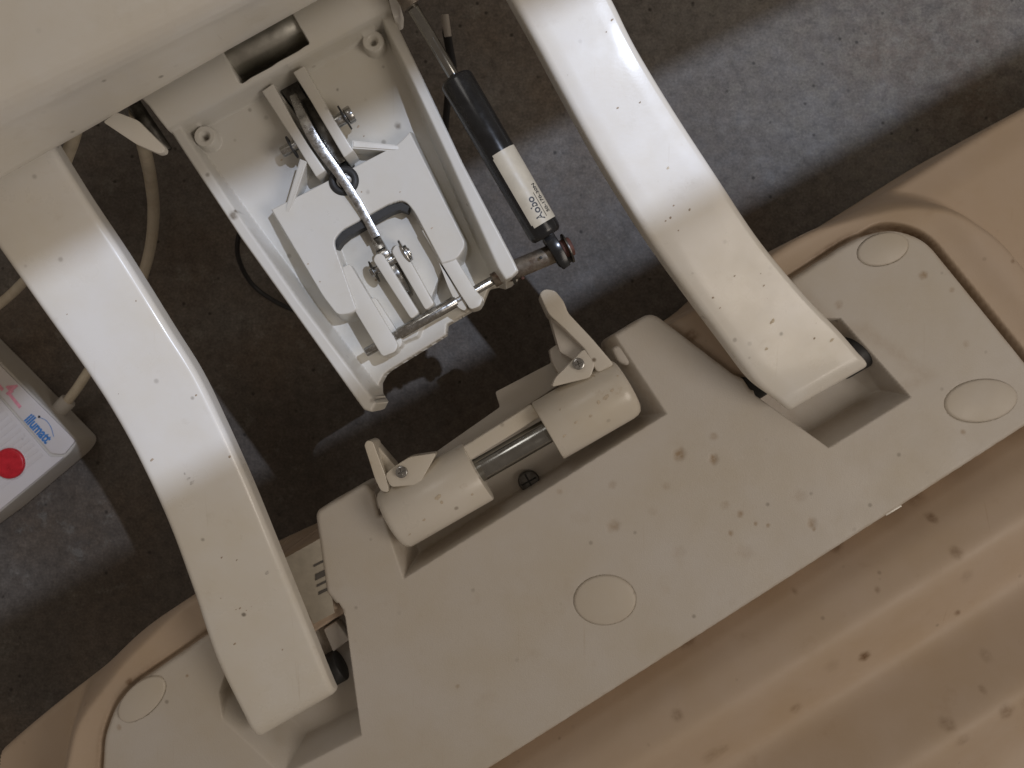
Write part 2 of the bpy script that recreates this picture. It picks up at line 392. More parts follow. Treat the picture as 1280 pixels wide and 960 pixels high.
# ------------------------------------------------------------------ the base: cream shell, white cover plate, hinge
base = Thing('lift_base', 'wide cream moulded base with white cover plate and steel hinge in its front notch', 'machine base', P(700, 800, H - .0))
DP = .63
plate_px = [(118, 1040), (126, 925, 12), (140, 885, 18), (168, 856, 14), (262, 792, 4), (286, 850, 4), (345, 818, 2), (398, 783, 3), (417, 771, 2), (428, 766, 4), (407, 742, 3),
            (393, 640, 9), (456, 604, 9), (467, 616, 5), (474, 648, 6), (545, 568, 3), (700, 472, 3), (763, 445, 5), (757, 424, 10), (815, 389, 14),
            (918, 468, 4), (930, 473, 2), (940, 488, 3), (985, 478, 4), (1020, 420, 3), (988, 350, 5), (1072, 296, 20), (1118, 284, 24), (1160, 298, 26), (1300, 470, 26),
            (1300, 524, 8), (820, 830, 3), (480, 1046, 3)]
plate_out = w2(plate_px, DP, 2)
notch = w2([(461, 596), (504, 724), (834, 517), (760, 405), (640, 420)], DP)
lp = w2([(310, 760), (272, 868), (277, 902), (352, 972), (451, 921), (431, 772), (424, 755)], DP)
rp = w2([(930, 430), (944, 494), (1037, 560), (1184, 470), (1086, 398), (1052, 398), (1000, 340)], DP)
CAPS = [(175, 876, 27, -27, 15, 13, .0042), (756, 750, 39, -8, 9, 31, .0034), (1228, 501, 47, -7, 5, 27, .0046), (1105, 311, 33, -8, 4, 20, .0040)]
plate_spots = [(850, 568, 9, .9), (892, 573, 7, .9), (892, 545, 6, .5), (768, 657, 9, .55), (1015, 655, 7, .7), (1018, 661, 3, 1), (907, 632, 6, .4), (926, 643, 5, .8), (914, 667, 4, .8),
               (1157, 343, 6, 1), (1060, 300, 8, .35), (700, 615, 4, .5), (833, 608, 6, .35), (1000, 620, 10, .25), (930, 690, 12, .22), (1192, 362, 4, .6), (1210, 430, 5, .4), (572, 858, 3, .6),
               (850, 690, 9, .2), (960, 657, 3, .9), (945, 655, 3, .9), (1206, 540, 4, .7), (815, 640, 6, .2), (765, 606, 6, .4), (1050, 380, 6, .6), (990, 345, 12, .35), (232, 846, 2, 1), (146, 912, 4, .6)]
def plate_fn(X, Y, s):
    z = np.full(X.shape, H - DP)
    z += -.0012 * ((X - .05) ** 2 + (Y + .1) ** 2) / .04
    mm = .00057
    z += pocket(X, Y, notch, [20 * mm, 11 * mm, 30 * mm, 1e-4, 1e-4], .036)
    z += pocket(X, Y, lp, [6 * mm, 5 * mm, 38 * mm, 22 * mm, 4 * mm, 4 * mm, 1e-4], .030)
    z += pocket(X, Y, rp, [5 * mm, 6 * mm, 18 * mm, 58 * mm, 5 * mm, 8 * mm, 1e-4], .032)
    for (x, y, ax, ay, bx, by, h) in CAPS:
        c = P(x, y, DP); A = P(x + ax, y + ay, DP) - c; B = P(x + bx, y + by, DP) - c; dt = A.x * B.y - A.y * B.x
        e = np.hypot(((X - c.x) * B.y - (Y - c.y) * B.x) / dt, ((Y - c.y) * A.x - (X - c.x) * A.y) / dt)
        z -= .0066 * sm((.975 - e) / .05)
    q = spots(X, Y, plate_spots, DP)
    z -= .0006 * np.minimum(spots(X, Y, [a for a in plate_spots if a[2] >= 7], DP), 1)
    rng = np.sin(X * 310 + 1.3 * np.sin(Y * 140)) * .5 + .5
    edge = sm(1 - s / .004) * .30 * rng
    dn = -sdf(X, Y, notch); gr = sm(1 - np.abs(dn - .005) / .006) * .30 + sm(1 - np.abs(sdf(X, Y, rp) + .008) / .008) * .18
    return z, np.clip(np.maximum(np.maximum(q * .85, edge), gr * (s > .002)), 0, 1)
pm = surface('cover_plate', (-30, 200, 1330, 1060), DP, .00072, plate_out, plate_fn, H - DP - .045, edge_r=.0035)
plate = link('cover_plate', pm, M['plate'], base, smooth=0); plate.data.shade_smooth()

DS = .638
shell_px = [(-80, 1000), (-30, 955), (40, 898), (112, 845), (165, 795), (235, 748), (366, 688), (410, 668), (520, 620), (700, 520), (790, 446), (843, 400), (900, 372), (950, 326), (1000, 293), (1085, 258), (1180, 200), (1300, 124),
            (1440, 48), (1660, -60), (1660, 1280), (-80, 1280)]
shell_out = w2(shell_px, DS, 45)
surr = w2([(60, 1120), (78, 985), (96, 900), (150, 828), (235, 748), (560, 560), (950, 322), (1010, 285), (1130, 256), (1192, 264), (1250, 300), (1400, 480), (1900, 700), (1900, 1500), (300, 1500)], DS, 22)
fa, fb = P(820, 830, DP), P(1130, 635, DP)
shell_spots = [(1083, 822, 9, 1), (1048, 684, 11, .8), (862, 801, 13, .9), (842, 884, 8, .45), (1207, 771, 5, .8), (905, 940, 10, .3), (998, 890, 9, .4), (1164, 647, 7, .7), (1180, 685, 9, .5), (1172, 897, 10, .45),
               (1242, 880, 12, .5), (996, 741, 4, .5), (1087, 731, 4, .5), (1232, 818, 8, .3), (1270, 862, 12, .3), (893, 946, 14, .3), (1150, 620, 14, .5), (938, 740, 6, .6), (1200, 716, 10, .25), (1037, 828, 12, .18),
               (1190, 915, 10, .3), (1218, 855, 5, .4), (1060, 420, 6, .5), (860, 420, 10, .8), (1252, 330, 3, .8), (170, 845, 5, 1)]
def shell_fn(X, Y, s):
    d = sdf(X, Y, plate_out); su = sdf(X, Y, surr)
    z = np.full(X.shape, H - DS)
    z += .0045 * np.exp(-((d - .030) / .014) ** 2)                     # soft raised lip round the plate
    uc = X * .857 + Y * .515; gr = sm((uc - .27) / .02)
    z -= (.004 + .012 * gr) * sm((.0040 + .0030 * gr - d) / .003) + .06 * sm((-.003 - d) / .004)                                # channel the plate sits in
    z -= .055 * sm((su + .004) / .030)                                 # outer terrace
    n = Vector((fb.x - fa.x, fb.y - fa.y, 0)).normalized(); v = (n.y, -n.x)
    q = (X - fa.x) * v[0] + (Y - fa.y) * v[1]                          # distance in front of the plate
    k = np.zeros(X.shape)
    def ribs(q):
        up = lambda a, b, h: h * np.clip((q - a) / (b - a), 0, 1)
        return -.026 * np.clip(q / .004, 0, 1) + up(.004, .054, .040) - up(.054, .106, .040) + up(.106, .160, .040) - up(.160, .215, .044)
    ker = [(e * .0011, math.exp(-(e * .0011 / .010) ** 2)) for e in range(-20, 21)]; tot = sum(k for _, k in ker)
    prof = sum(ribs(q + e) * k for e, k in ker) / tot; w_ = sm((q - .004) / .02); prof = prof * w_ + ribs(q) * (1 - w_)
    z += prof - .004 * sm(q / .006)
    z -= .004 * sm(1 - s / .03)
    st = spots(X, Y, shell_spots, .65)
    ch = sm((.0075 - d) / .003) * sm((d + .003) / .003) * (.55 + .4 * np.sin(X * 90 + Y * 60))
    side = sm((X - .18) / .12)
    return z, np.clip(np.maximum(st, ch * (.25 + .75 * side)), 0, 1)
shm = surface('shell', (-60, 40, 1700, 1300), DS, .0011, shell_out, shell_fn, .004, edge_r=.006)
shell = link('shell', shm, M['shell'], base, smooth=0); shell.data.shade_smooth()

# screw caps pressed into the plate (slightly oval on its sloping shoulders)
for (x, y, ax, ay, bx, by, h) in CAPS:
    A = (P(x + ax, y + ay, DP) - P(x, y, DP)) * .985; B = (P(x + bx, y + by, DP) - P(x, y, DP)) * .985; h = .0016
    c_ = P(x, y, DP); rr = (c_.x - .05) ** 2 + (c_.y + .1) ** 2; c_.z -= .0012 * rr / .04 + .0021
    link('screw_cap', dome(c_, A, B, .0042, .0012, 56), M['cap'], plate, base, smooth=60)

# hinge barrel: two sleeves on a steel pivot rod
A0, A1 = P(493, 649, DP - .004), P(781, 483, DP - .004); ax = (A1 - A0).normalized(); LEN = (A1 - A0).length
def along(px): return A0 + (A1 - A0) * ((px - 493) / 288.0)
RS = .0230
for (x0, x1, lug, scr, lab) in [(489, 598, [(481, 593), (493, 583), (512, 571), (546, 566), (524, 606), (488, 609)], (502, 590), 'sleeve with the flat screw lug at the far end'),
                                (684, 784, [(689, 484), (694, 472), (731, 435), (744, 455), (738, 472)], (723, 455), 'sleeve with the pointed screw lug')]:
    a, b = along(x0), along(x1); L = (b - a).length
    me = lathe(a, b, [(0, RS * .80), (.0006, RS * .88), (.002, RS * .955), (.005, RS), (L - .0012, RS), (L - .0003, RS - .0005), (L, RS - .0013)] if x0 < 600 else
               [(0, RS - .0013), (.0003, RS - .0005), (.0012, RS), (L - .008, RS), (L - .004, RS * .97), (L - .0015, RS * .91), (L, RS * .8)], 56)
    sl_ = link('hinge_sleeve', me, M['sleeve'], base)
    link('screw_lug', prism(lug, .6085, .02, .0012, rpx=5), M['sleeve'], sl_, base)
    sx, sy = scr; c = P(sx, sy, .607)
    link('screw', join(dome(c, Vector((.0042, 0, 0)), Vector((0, .0042, 0)), .0022, seg=20)), M['steel'], sl_, base, smooth=60)
    for (dx, dy) in ((1, .4), (-.4, 1)):
        q = Vector((dx, dy, 0)).normalized() * .0024; top = c + Vector((0, 0, .0021))
        link('screw_slot', rod(top - q, top + q, .0004, seg=8), M['dark_steel'], sl_, base)
link('pivot_rod', rod(along(560), along(735), .0088), M['chrome'], base)
link('back_strap', prism([(566, 566), (664, 505), (676, 521), (586, 577)], .6205, .012, .0015), M['sleeve'], base)
link('ledge', prism([(470, 660), (538, 570), (625, 509), (619, 490), (690, 453), (686, 437), (712, 421), (738, 436), (700, 480), (520, 600), (488, 690)], .652, .012, .0012, rpx=3), M['plate'], base)
link('guide_fin', prism([(674, 367), (681, 361), (694, 363), (705, 377), (710, 391), (741, 424), (768, 456), (747, 466), (732, 437), (704, 409), (686, 393)],
                        lambda x, y: .598 + (y - 362) / 100 * .012, .034, .0012, rpx=5), M['sleeve'], base)
link('guide_fin', prism([(455, 556), (459, 550), (466, 552), (484, 600), (486, 616), (476, 614), (469, 600)], lambda x, y: .603 + (y - 550) / 60 * .008, .03, .001, rpx=4), M['sleeve'], base)
link('guide_rib', prism([(466, 556), (471, 556), (495, 584), (486, 594)], .618, .02, .0008, rpx=2), M['sleeve'], base)
c = P(661, 601, .663); fs = link('floor_screw', dome(c, Vector((.0082, 0, 0)), Vector((0, .0082, 0)), .004, seg=28), M['dark_steel'], base, smooth=60)
for q in (Vector((.0055, .003, 0)), Vector((-.003, .0055, 0))):
    top = c + Vector((0, 0, .0038)); link('screw_slot', rod(top - q, top + q, .0007, seg=8), M['rubber'], fs, base)
link('fin_web', prism([(686, 391), (706, 409), (734, 438), (741, 455), (722, 452), (700, 440), (693, 416)], .617, .022, .0008, rpx=3), M['plate'], base)
link('fin_web', prism([(700, 428), (722, 446), (700, 470), (690, 452), (687, 437)], .628, .02, .0008, rpx=3), M['plate'], base)
# rounded lugs in the corners of the notch
link('corner_stop', prism([(458, 606), (469, 616), (475, 636), (466, 642), (458, 628)], .634, .03, .003, rpx=6), M['plate'], base)
link('corner_stop', prism([(764, 434), (778, 430), (790, 446), (786, 458), (772, 452)], .633, .03, .003, rpx=6), M['plate'], base)
# black pivots of the arms in their pockets
for (a, b, r) in [((1046, 454, .648), (1077, 436, .648), .014), ((925, 492, .645), (960, 470, .645), .011), ((304, 897, .655), (334, 880, .655), .010), ((400, 845, .650), (427, 830, .650), .012)]:
    link('pivot_boss', rod(P(*a), P(*b), r, .0015), M['rubber'], base)
link('grey_bracket', prism([(404, 787), (420, 776), (437, 800), (416, 815)], .648, .01, .001), M['plate'], base)
lb = link('rating_label', prism([(352, 700), (402, 672), (418, 766), (392, 780)], .6325, .0012, 0), M['old_paper'], base, label='pale label strip printed with dark bars')
for i, (y0, w) in enumerate([(706, 3), (718, 8), (731, 3), (740, 4)]):
    link('printed_bar', prism([(392 + i * 2, y0), (412 + i * 2, y0 - 10), (412 + i * 2, y0 - 10 + w), (392 + i * 2, y0 + w)], .6320, .0002, 0), M['grey_ink'], lb, base)
for (x0, y0, x1, y1) in [(771, 850, 820, 822), (1106, 642, 1126, 631), (748, 858, 762, 850)]:
    link('scuff', prism([(x0, y0), (x1, y1), (x1 + 2, y1 + 2), (x0 + 2, y0 + 3)], .6325, .003, .0004), M['paint'], base)

# ------------------------------------------------------------------ the two arms
def arm(name, pairs, label, nose, th=.0155, r=.0045):
    n = 10
    Ls = catmull([P(a[0], a[1], D) for a, b, D in pairs], n); Rs = catmull([P(b[0], b[1], D) for a, b, D in pairs], n)
    m = len(Ls); secs = []
    ctr = [(Ls[i] + Rs[i]) / 2 for i in range(m)]
    def section(L, Rr, up, drop=0, ext=0):
        x = (Rr - L); w = x.length; x = x / w; out = []
        for k in range(6): a = k / 5 * math.pi / 2; out.append((r - r * math.sin(math.pi / 2 - a) if False else r * (1 - math.cos(a)), -r * (1 - math.sin(a))))
        prof = [(0, -th)] + [(u, v) for u, v in out] + [(w * f, 0) for f in (.25, .5, .75)] + [(w - u, v) for u, v in out[::-1]] + [(w, -th)]
        return [L + x * u + up * (min(v, 0) - drop if v > -th else v - ext) for u, v in prof]
    for i in range(m):
        t = (ctr[min(i + 1, m - 1)] - ctr[max(i - 1, 0)]).normalized(); x = (Rs[i] - Ls[i]).normalized(); up = x.cross(t); up = up if up.z > 0 else -up; up.normalize()
        secs.append(section(Ls[i], Rs[i], up))
    t = Vector((t.x, t.y, t.z * .15)).normalized()
    for k in range(1, 9):
        a = k / 8 * math.pi / 2; off = t * nose * math.sin(a) ** 1.1; dr = .021 * (1 - math.cos(a)) ** .9; ins = x * (.0008 * k / 8)
        secs.append(section(Ls[-1] + off + ins, Rs[-1] + off - ins, up, dr, .010 * k / 8))
    bm = bmesh.new(); vs = [[bm.verts.new(p) for p in s] for s in secs]; q = len(vs[0])
    for i in range(len(vs) - 1):
        for k in range(q): bm.faces.new((vs[i][k], vs[i][(k + 1) % q], vs[i + 1][(k + 1) % q], vs[i + 1][k]))
    bm.faces.new(vs[0]); bm.faces.new(vs[-1])
    me = from_bm(bm); o = link(name, me, M['paint'], smooth=40); tag(o, label, 'arm', 'curved arms joining the base to the housing')
    return o
PL = [((-60, 232), (52, 160), .520), ((-5, 308), (102, 242), .530), ((50, 386), (154, 320), .538), ((110, 470), (210, 410), .545), ((145, 525), (245, 466), .550), ((176, 583), (275, 527), .555),
                           ((210, 657), (311, 607), .565), ((240, 738), (345, 690), .578), ((270, 826), (379, 773), .595), ((306, 900), (407, 842), .608)]
armL = arm('support_arm', PL,
           'curved white enamelled arm running beside the white handset down to the base', .024)
PR = [((500, -262), (602, -318), .522), ((560, -150), (660, -208), .523), ((612, -50), (712, -108), .525), ((640, 0), (736, -55), .530), ((669, 52), (766, -2), .533), ((699, 108), (796, 58), .537), ((748, 196), (843, 136), .545), ((804, 286), (899, 222), .553),
                           ((857, 362), (951, 300), .565), ((911, 434), (1007, 368), .580), ((946, 480), (1051, 414), .590), ((973, 502), (1076, 443), .597)]
armR = arm('support_arm', PR,
           'curved white enamelled arm nearest the black gas spring, ending in the far pocket', .019)
from mathutils.bvhtree import BVHTree
def flecks(obj, lst, m, name='dirt_flecks', root=None):
    """small irregular flecks of dirt or chipped paint lying on a surface, found by looking from above"""
    bm0 = bmesh.new(); bm0.from_mesh(obj.data)
    if root is not None: bmesh.ops.translate(bm0, verts=bm0.verts, vec=root.loc)
    tree = BVHTree.FromBMesh(bm0); bm = bmesh.new(); rng = random.Random(len(lst) * 13 + 5)
    for px, py, r in lst:
        p = P(px, py, .6); o = Vector(cam.location); d = (p - o).normalized(); hit, nrm, _, _ = tree.ray_cast(o, d)
        if hit is None: continue
        x = nrm.orthogonal().normalized(); y = nrm.cross(x); rr = .75 * r * (H - hit.z) / F; k = 9; an = rng.random() * 6; st = 1 + rng.random() * 1.2
        ring = []
        for q in range(k):
            a = an + 2 * math.pi * q / k; R1 = rr * (.65 + .6 * rng.random())
            c_, s_ = math.cos(a) * st, math.sin(a)
            ring.append(bm.verts.new(hit + nrm * .00008 + (x * c_ + y * s_) * R1))
        top = bm.verts.new(hit + nrm * (.0002 + rr * .12))
        for q in range(k): bm.faces.new((ring[q], ring[(q + 1) % k], top))
    bm0.free()
    o = link(name, from_bm(bm), M[m], obj, root, smooth=60); o['kind'] = 'stuff'; return o
for sv in [o for o in base.o.children if o.name.startswith('hinge_sleeve')]:
    flecks(sv, [(547, 622, 4), (552, 628, 2.5), (530, 650, 2), (590, 618, 2), (757, 497, 4), (748, 503, 3), (765, 488, 2.4), (738, 520, 2.5), (720, 528, 2), (705, 545, 2.2), (772, 470, 2), (742, 470, 1.8), (700, 512, 1.6), (512, 668, 1.6)], 'sleeve_stain', 'wear_marks', base)
rr_ = random.Random(3)
def scatter(poly_pairs, n, r0, r1):
    out = []
    for _ in range(n):
        k = rr_.randrange(len(poly_pairs) - 1); t = rr_.random(); u = rr_.uniform(.06, .94)
        a, b = poly_pairs[k], poly_pairs[k + 1]
        L = [a[0][i] * (1 - t) + b[0][i] * t for i in (0, 1)]; R = [a[1][i] * (1 - t) + b[1][i] * t for i in (0, 1)]
        out.append((L[0] * (1 - u) + R[0] * u, L[1] * (1 - u) + R[1] * u, rr_.uniform(r0, r1)))
    return out
flecks(armL, [(190, 575, 1.8), (287, 571, 2.2), (277, 697, 1.2), (300, 760, 1.2), (308, 763, 1.0), (293, 805, 1.4), (353, 812, 1.3), (295, 762, .9), (258, 377, 1.5), (245, 494, 1.6), (296, 700, 1.0), (170, 376, 1.4)] + scatter(PL, 5, .4, .8), 'fleck')
flecks(armL, [(334, 716, 3.2), (231, 592, 2.2), (240, 603, 2.6), (236, 598, 2.0), (316, 603, 2.0)], 'smear', 'paint_chips')
flecks(armR, [(838, 272, 2.0), (862, 262, 1.6), (832, 276, 1.6), (842, 257, 1.4), (900, 385, 1.2), (891, 372, 1.8), (918, 345, 1.3), (955, 357, 1.1), (1018, 423, 1.5), (848, 288, 1.2), (772, 135, 1.6), (800, 128, 1.2), (765, 25, 1.8), (758, 40, 1.2)] + scatter(PR[2:], 5, .4, .8), 'fleck')
flecks(armR, [(965, 402, 3.4), (1040, 425, 2.4), (958, 436, 2.2), (815, 315, 2.2), (818, 322, 1.6), (835, 210, 1.8)], 'ochre', 'paint_chips')

# ------------------------------------------------------------------ upper housing
hs = Thing('upper_housing', 'broad ivory housing across the upper corner above the arms', 'machine housing', P(150, 80, .52))
def loft(rows):
    bm = bmesh.new(); vs = [[bm.verts.new(p) for p in r] for r in rows]
    for i in range(len(vs) - 1):
        for k in range(len(vs[0]) - 1): bm.faces.new((vs[i][k], vs[i][k + 1], vs[i + 1][k + 1], vs[i + 1][k]))
    return from_bm(bm)
rows = []
st = [((-170, 205), (-130, 322), .505), ((-60, 152), (-30, 243), .509), ((38, 108), (64, 189), .515), ((50, 103), (76, 183), .515), ((160, 52), (180, 124), .516), ((300, -14), (285, 64), .516), ((400, -62), (400, 0), .516), ((560, -140), (545, -88), .516), ((760, -232), (740, -190), .516), ((930, -310), (905, -278), .516)]
for rg, bo, Db in st:
    a = P(rg[0], rg[1], .452); b = P(bo[0], bo[1], Db); row = []
    nvec = N * 1.0
    back = a + nvec * .30 + Vector((0, 0, -.02)); row += [back, a + nvec * .15 + Vector((0, 0, .002)), a + nvec * .05 + Vector((0, 0, .001))]
    p0, p1, p2 = a + nvec * .018, a - nvec * .0035 + Vector((0, 0, 0.001)), a + (b - a) * .38
    for k in range(9):
        t = k / 8; row.append((1 - t) ** 2 * p0 + 2 * t * (1 - t) * p1 + t * t * p2)
    row += [a + (b - a) * .7, a + (b - a) * .975, b + Vector((0, 0, -.0015)) + N * .0015, b + N * .05 + Vector((0, 0, -.004)), b + N * .30 + Vector((0, 0, -.01))]
    rows.append(row)
hb = link('housing_body', loft(rows), M['housing'], hs, smooth=50)
sd = hb.modifiers.new('s', 'SUBSURF'); sd.levels = sd.render_levels = 2; sd.subdivision_type = 'SIMPLE'
for (x, y, r) in [(47, 16, 2.6), (68, 25, 3.0), (250, 97, 2)]:
    d_ = r * .46 / F
    if y < 50: link('dirt_speck', dome(P(x, y, .4535), Vector((d_, 0, 0)), Vector((0, d_, 0)), .001, seg=12), M['grey_ink'], hb, hs, smooth=60)
fp = link('hinge_flap', prism([(128, 152), (146, 140), (172, 150), (206, 184), (205, 190), (198, 192), (170, 180)], lambda x, y: .53 + (x - 128) * .00012, .006, .001, rpx=4), M['housing'], hs)
link('hinge_pin', rod(P(166, 128, .54), P(208, 190, .548), .0045), M['dark_steel'], hs)
link('end_flange', prism([(482, -20), (494, -14), (500, 6), (499, 20), (492, 22), (487, 4)], .535, .02, .001, rpx=3), M['housing'], hs)

# ------------------------------------------------------------------ lever tray
tr = Thing('lever_tray', 'open white lever tray with steel link, brackets and cross rod inside', 'lever cover', P(430, 260, .60))
DR, DF, DB = .545, .583, .560
tout = [(P(a, b, d).x, P(a, b, d).y) for a, b, d in
        [(178, 122, DR), (196, 140, DR), (215, 168, DR), (300, 297, DR), (360, 381, DR), (440, 494, DR), (455, 513, DR), (460, 516, DR), (465, 514, DR), (470, 504, DR), (469, 492, .565), (473, 479, .58), (479, 468, .58), (486, 462, .58),
         (520, 441, .58), (557, 418, .58), (558, 405, .58), (603, 379, .58), (611, 356, .57), (622, 351, .56), (631, 350, DR), (640, 346, DR), (648, 338, DR), (640, 320, DR), (577, 200, DR), (530, 100, DR), (500, 38, DR), (484, -2, DR), (470, -30, DR), (300, 60, DR)]]
rimL = w2([(160, 110), (196, 140), (215, 168), (300, 297), (360, 381), (454, 512), (464, 515), (470, 504), (372, 374), (312, 288), (233, 170), (210, 130)], DR)
rimR = w2([(470, -20), (484, -2), (500, 38), (530, 100), (577, 200), (640, 320), (652, 338), (633, 352), (622, 335), (563, 204), (518, 108), (489, 48), (470, 8)], DR)
blk = w2([(333, 260, 4), (375, 239, 10), (440, 205, 10), (496, 176, 8), (513, 157, 5), (588, 306, 14), (574, 328, 12), (552, 334, 3), (520, 420, 3), (470, 440, 3), (452, 388, 5), (440, 396, 8), (420, 399, 14), (400, 373, 8)], DB, 4)
ucut = w2([(419, 302, 12), (428, 290, 10), (487, 257, 12), (504, 252, 12), (516, 266, 10), (560, 350, 5), (600, 430, 5), (520, 470, 5), (462, 425, 5)], DB, 4)
slot = w2([(277, 60), (360, 11), (383, 50), (297, 99)], .532, 2)
dslot = w2([(341, 103), (365, 89), (434, 196), (418, 206)], .55, 2)
ba, bb = P(188, 143, .55), P(486, -18, .55)
tray_spots = [(292, 270, 6, 1), (294, 264, 3, 1), (252.5, 168, 3.2, .9), (465, 48, 3.2, .9), (262, 97, 3, .8), (494, 151, 5, .7), (420, 109, 2, .8), (478, 80, 2, .5), (428, 7, 3, .3), (495, 255, 2, .7), (460, 240, 3, .4), (560, 330, 4, .3), (545, 425, 4, .3), (470, 500, 4, .5), (590, 385, 6, .2)]
def tray_fn(X, Y, s):
    DFl = .5575 + .026 * np.clip((-(X - ba.x) * N.x - (Y - ba.y) * N.y) / .135, 0, 1)
    z = H - DFl
    # bottom lip a little higher than the floor
    dl, dr = sdf(X, Y, rimL), sdf(X, Y, rimR)
    db_, du = sdf(X, Y, blk), sdf(X, Y, ucut)
    kb = sm((.0004 - db_) / .0030); z = z * (1 - kb) + (H - DB) * kb
    z = np.where(du < .0020, np.minimum(z, (H - .5735) + (.5735 - DB) * sm((du + .0002) / .0018) ) , z)
    # walls with draft on the inner side
    for d in (dl, dr):
        zr = H - DR - (14.0 if d is dl else 8.0) * np.maximum(d, 0); zr = np.where(d < 0, H - DR + roundover(-d, .0016), zr - .0012)
        fade = 1
        z = np.maximum(z, zr)
    # round barrel along the housing edge
    L = math.hypot(bb.x - ba.x, bb.y - ba.y); tx, ty = (bb.x - ba.x) / L, (bb.y - ba.y) / L
    v = (X - ba.x) * ty - (Y - ba.y) * tx                              # positive towards the tray
    rb = .026; zb = H - .548 + np.sqrt(np.maximum(rb * rb - v * v, 0)) - .0105
    z = np.where(np.abs(v) < .0205, np.maximum(z, zb - sm((v - .0178) / .0022) * .03), z); z = np.where(v < -rb * .5, np.maximum(z, H - .54), z)
    # bosses with holes
    for (x, y, r) in [(253, 168, 13), (465, 48, 13)]:
        c = P(x, y, .550); dd = np.hypot(X - c.x, Y - c.y); rr = r * .55 / F
        z = np.where(dd < rr + .002, np.maximum(z, H - .5540 - .018 * sm((dd - rr) / .002)), z)
        z -= .002 * sm((rr * .55 - dd) / .0012) + .004 * sm((.0022 - dd) / .001)
    c = P(494, 151, .575); dd = np.hypot(X - c.x, Y - c.y); z = np.maximum(z, np.where(dd < .0042, H - .575 - .006 * sm((dd - .0028) / .0012), -1))
    ds = sdf(X, Y, slot); z -= .045 * sm((.0008 - ds) / .0016)
    dd = sdf(X, Y, dslot); z -= .02 * sm((.0008 - dd) / .0016)
    q = np.maximum(spots(X, Y, tray_spots[2:], .56), spots(X, Y, tray_spots[2:4], .5505)); q = np.where(spots(X, Y, [(252, 166, 16, 1), (465, 46, 16, 1)], .5505) > .02, spots(X, Y, tray_spots[2:4], .5505), q); q = np.maximum(q, spots(X, Y, tray_spots[:2], .545))
    return z, q
tm = surface('tray_body', (150, -60, 680, 540), DR, .00048, tout, tray_fn, H - .60, edge_r=.0014)
tray = link('tray_body', tm, M['tray'], tr, smooth=0); tray.data.shade_smooth()
def tp(name, me, m, label=None, **k): return link(name, me, M[m], tr, label=label, **k)
tp('gap_shade_strip', prism([(421, 312), (420, 300), (428, 290), (487, 257), (502, 253), (512, 258), (509, 265), (500, 262), (490, 265), (436, 295), (427, 303)], .5612, .010, 0), 'rubber')  # dark strip added as the shade of the undercut along the cut-out
tp('steel_roller', rod(P(255, 88, .551), P(400, 12, .551), .0150), 'roller')
# bracket plates and steel link
brk = tp('bracket_plate', prism([(327, 114), (341, 104), (366, 150), (385, 181), (407, 213), (395, 221), (362, 168)], lambda x, y: .548 + (y - 104) * .00005, .030, .0008), 'tray')
brk2 = tp('bracket_plate', prism([(366, 90), (380, 82), (418, 150), (442, 188), (430, 197), (389, 127)], lambda x, y: .544 + (y - 82) * .00005, .034, .0008), 'tray')
tp('back_plate', prism([(343, 104), (364, 91), (430, 195), (418, 203)], .566, .012, .0005), 'dark_steel')
tp('link_bar', bar([(366, 118, .560, 10), (379, 148, .549, 13), (398, 182, .550, 14), (424, 218, .553, 12), (448, 255, .556, 11), (470, 296, .560, 11)], .007), 'zinc', label='bright zinc flat bar bowed towards the camera')
tp('link_bar', bar([(382, 122, .566, 12), (398, 152, .556, 13), (414, 180, .556, 14), (428, 203, .560, 11)], .010), 'dark_steel', label='dark steel bar beside the bright one')
tp('link_end', bar([(468, 296, .568, 13), (486, 328, .564, 14), (500, 352, .565, 14), (522, 394, .585, 15)], .012), 'steel')
for k, (x, y) in enumerate([(479, 319), (484, 327)]):
    tp('link_ring', rod(P(x - 5, y + 3, .566), P(x + 7, y - 4, .566), .0045), 'zinc')
tp('clevis_plate', prism([(466, 325), (470, 317), (478, 317), (524, 391), (514, 399)], .560, .036, .0007, rpx=4), 'tray')
tp('clevis_plate', prism([(489, 314), (495, 305), (504, 310), (543, 380), (532, 388)], .557, .038, .0007, rpx=4), 'tray')
# pins
def pin(c0, c1, r, name, m): return tp(name, rod(P(*c0), P(*c1), r), m)
pr = pin((408, 159, .553), (436, 144, .553), .0042, 'clevis_pin', 'steel')
link('snap_ring', rod(P(430, 147.6, .553), P(432, 146.4, .553), .0082, .0002), M['rubber'], pr, tr)
link('pin_head', rod(P(433, 146, .553), P(441, 141.5, .553), .0054), M['steel'], pr, tr)
pl = pin((352, 191, .556), (376, 178, .556), .0034, 'clevis_pin', 'steel')
link('snap_ring', rod(P(364, 184.5, .556), P(366, 183.4, .556), .0075, .0002), M['rubber'], pl, tr)
p2 = pin((463, 342, .564), (513, 314, .564), .0028, 'clevis_pin', 'steel')
link('washer', rod(P(506, 318, .564), P(508.5, 316.6, .564), .0100, .0004), M['steel'], p2, tr)
link('pin_head', rod(P(508, 317, .564), P(512, 314.8, .564), .0055, .0016), M['steel'], p2, tr)
link('snap_ring', rod(P(467, 340, .564), P(468.5, 339.2, .564), .0075, .0003), M['dark_steel'], p2, tr)
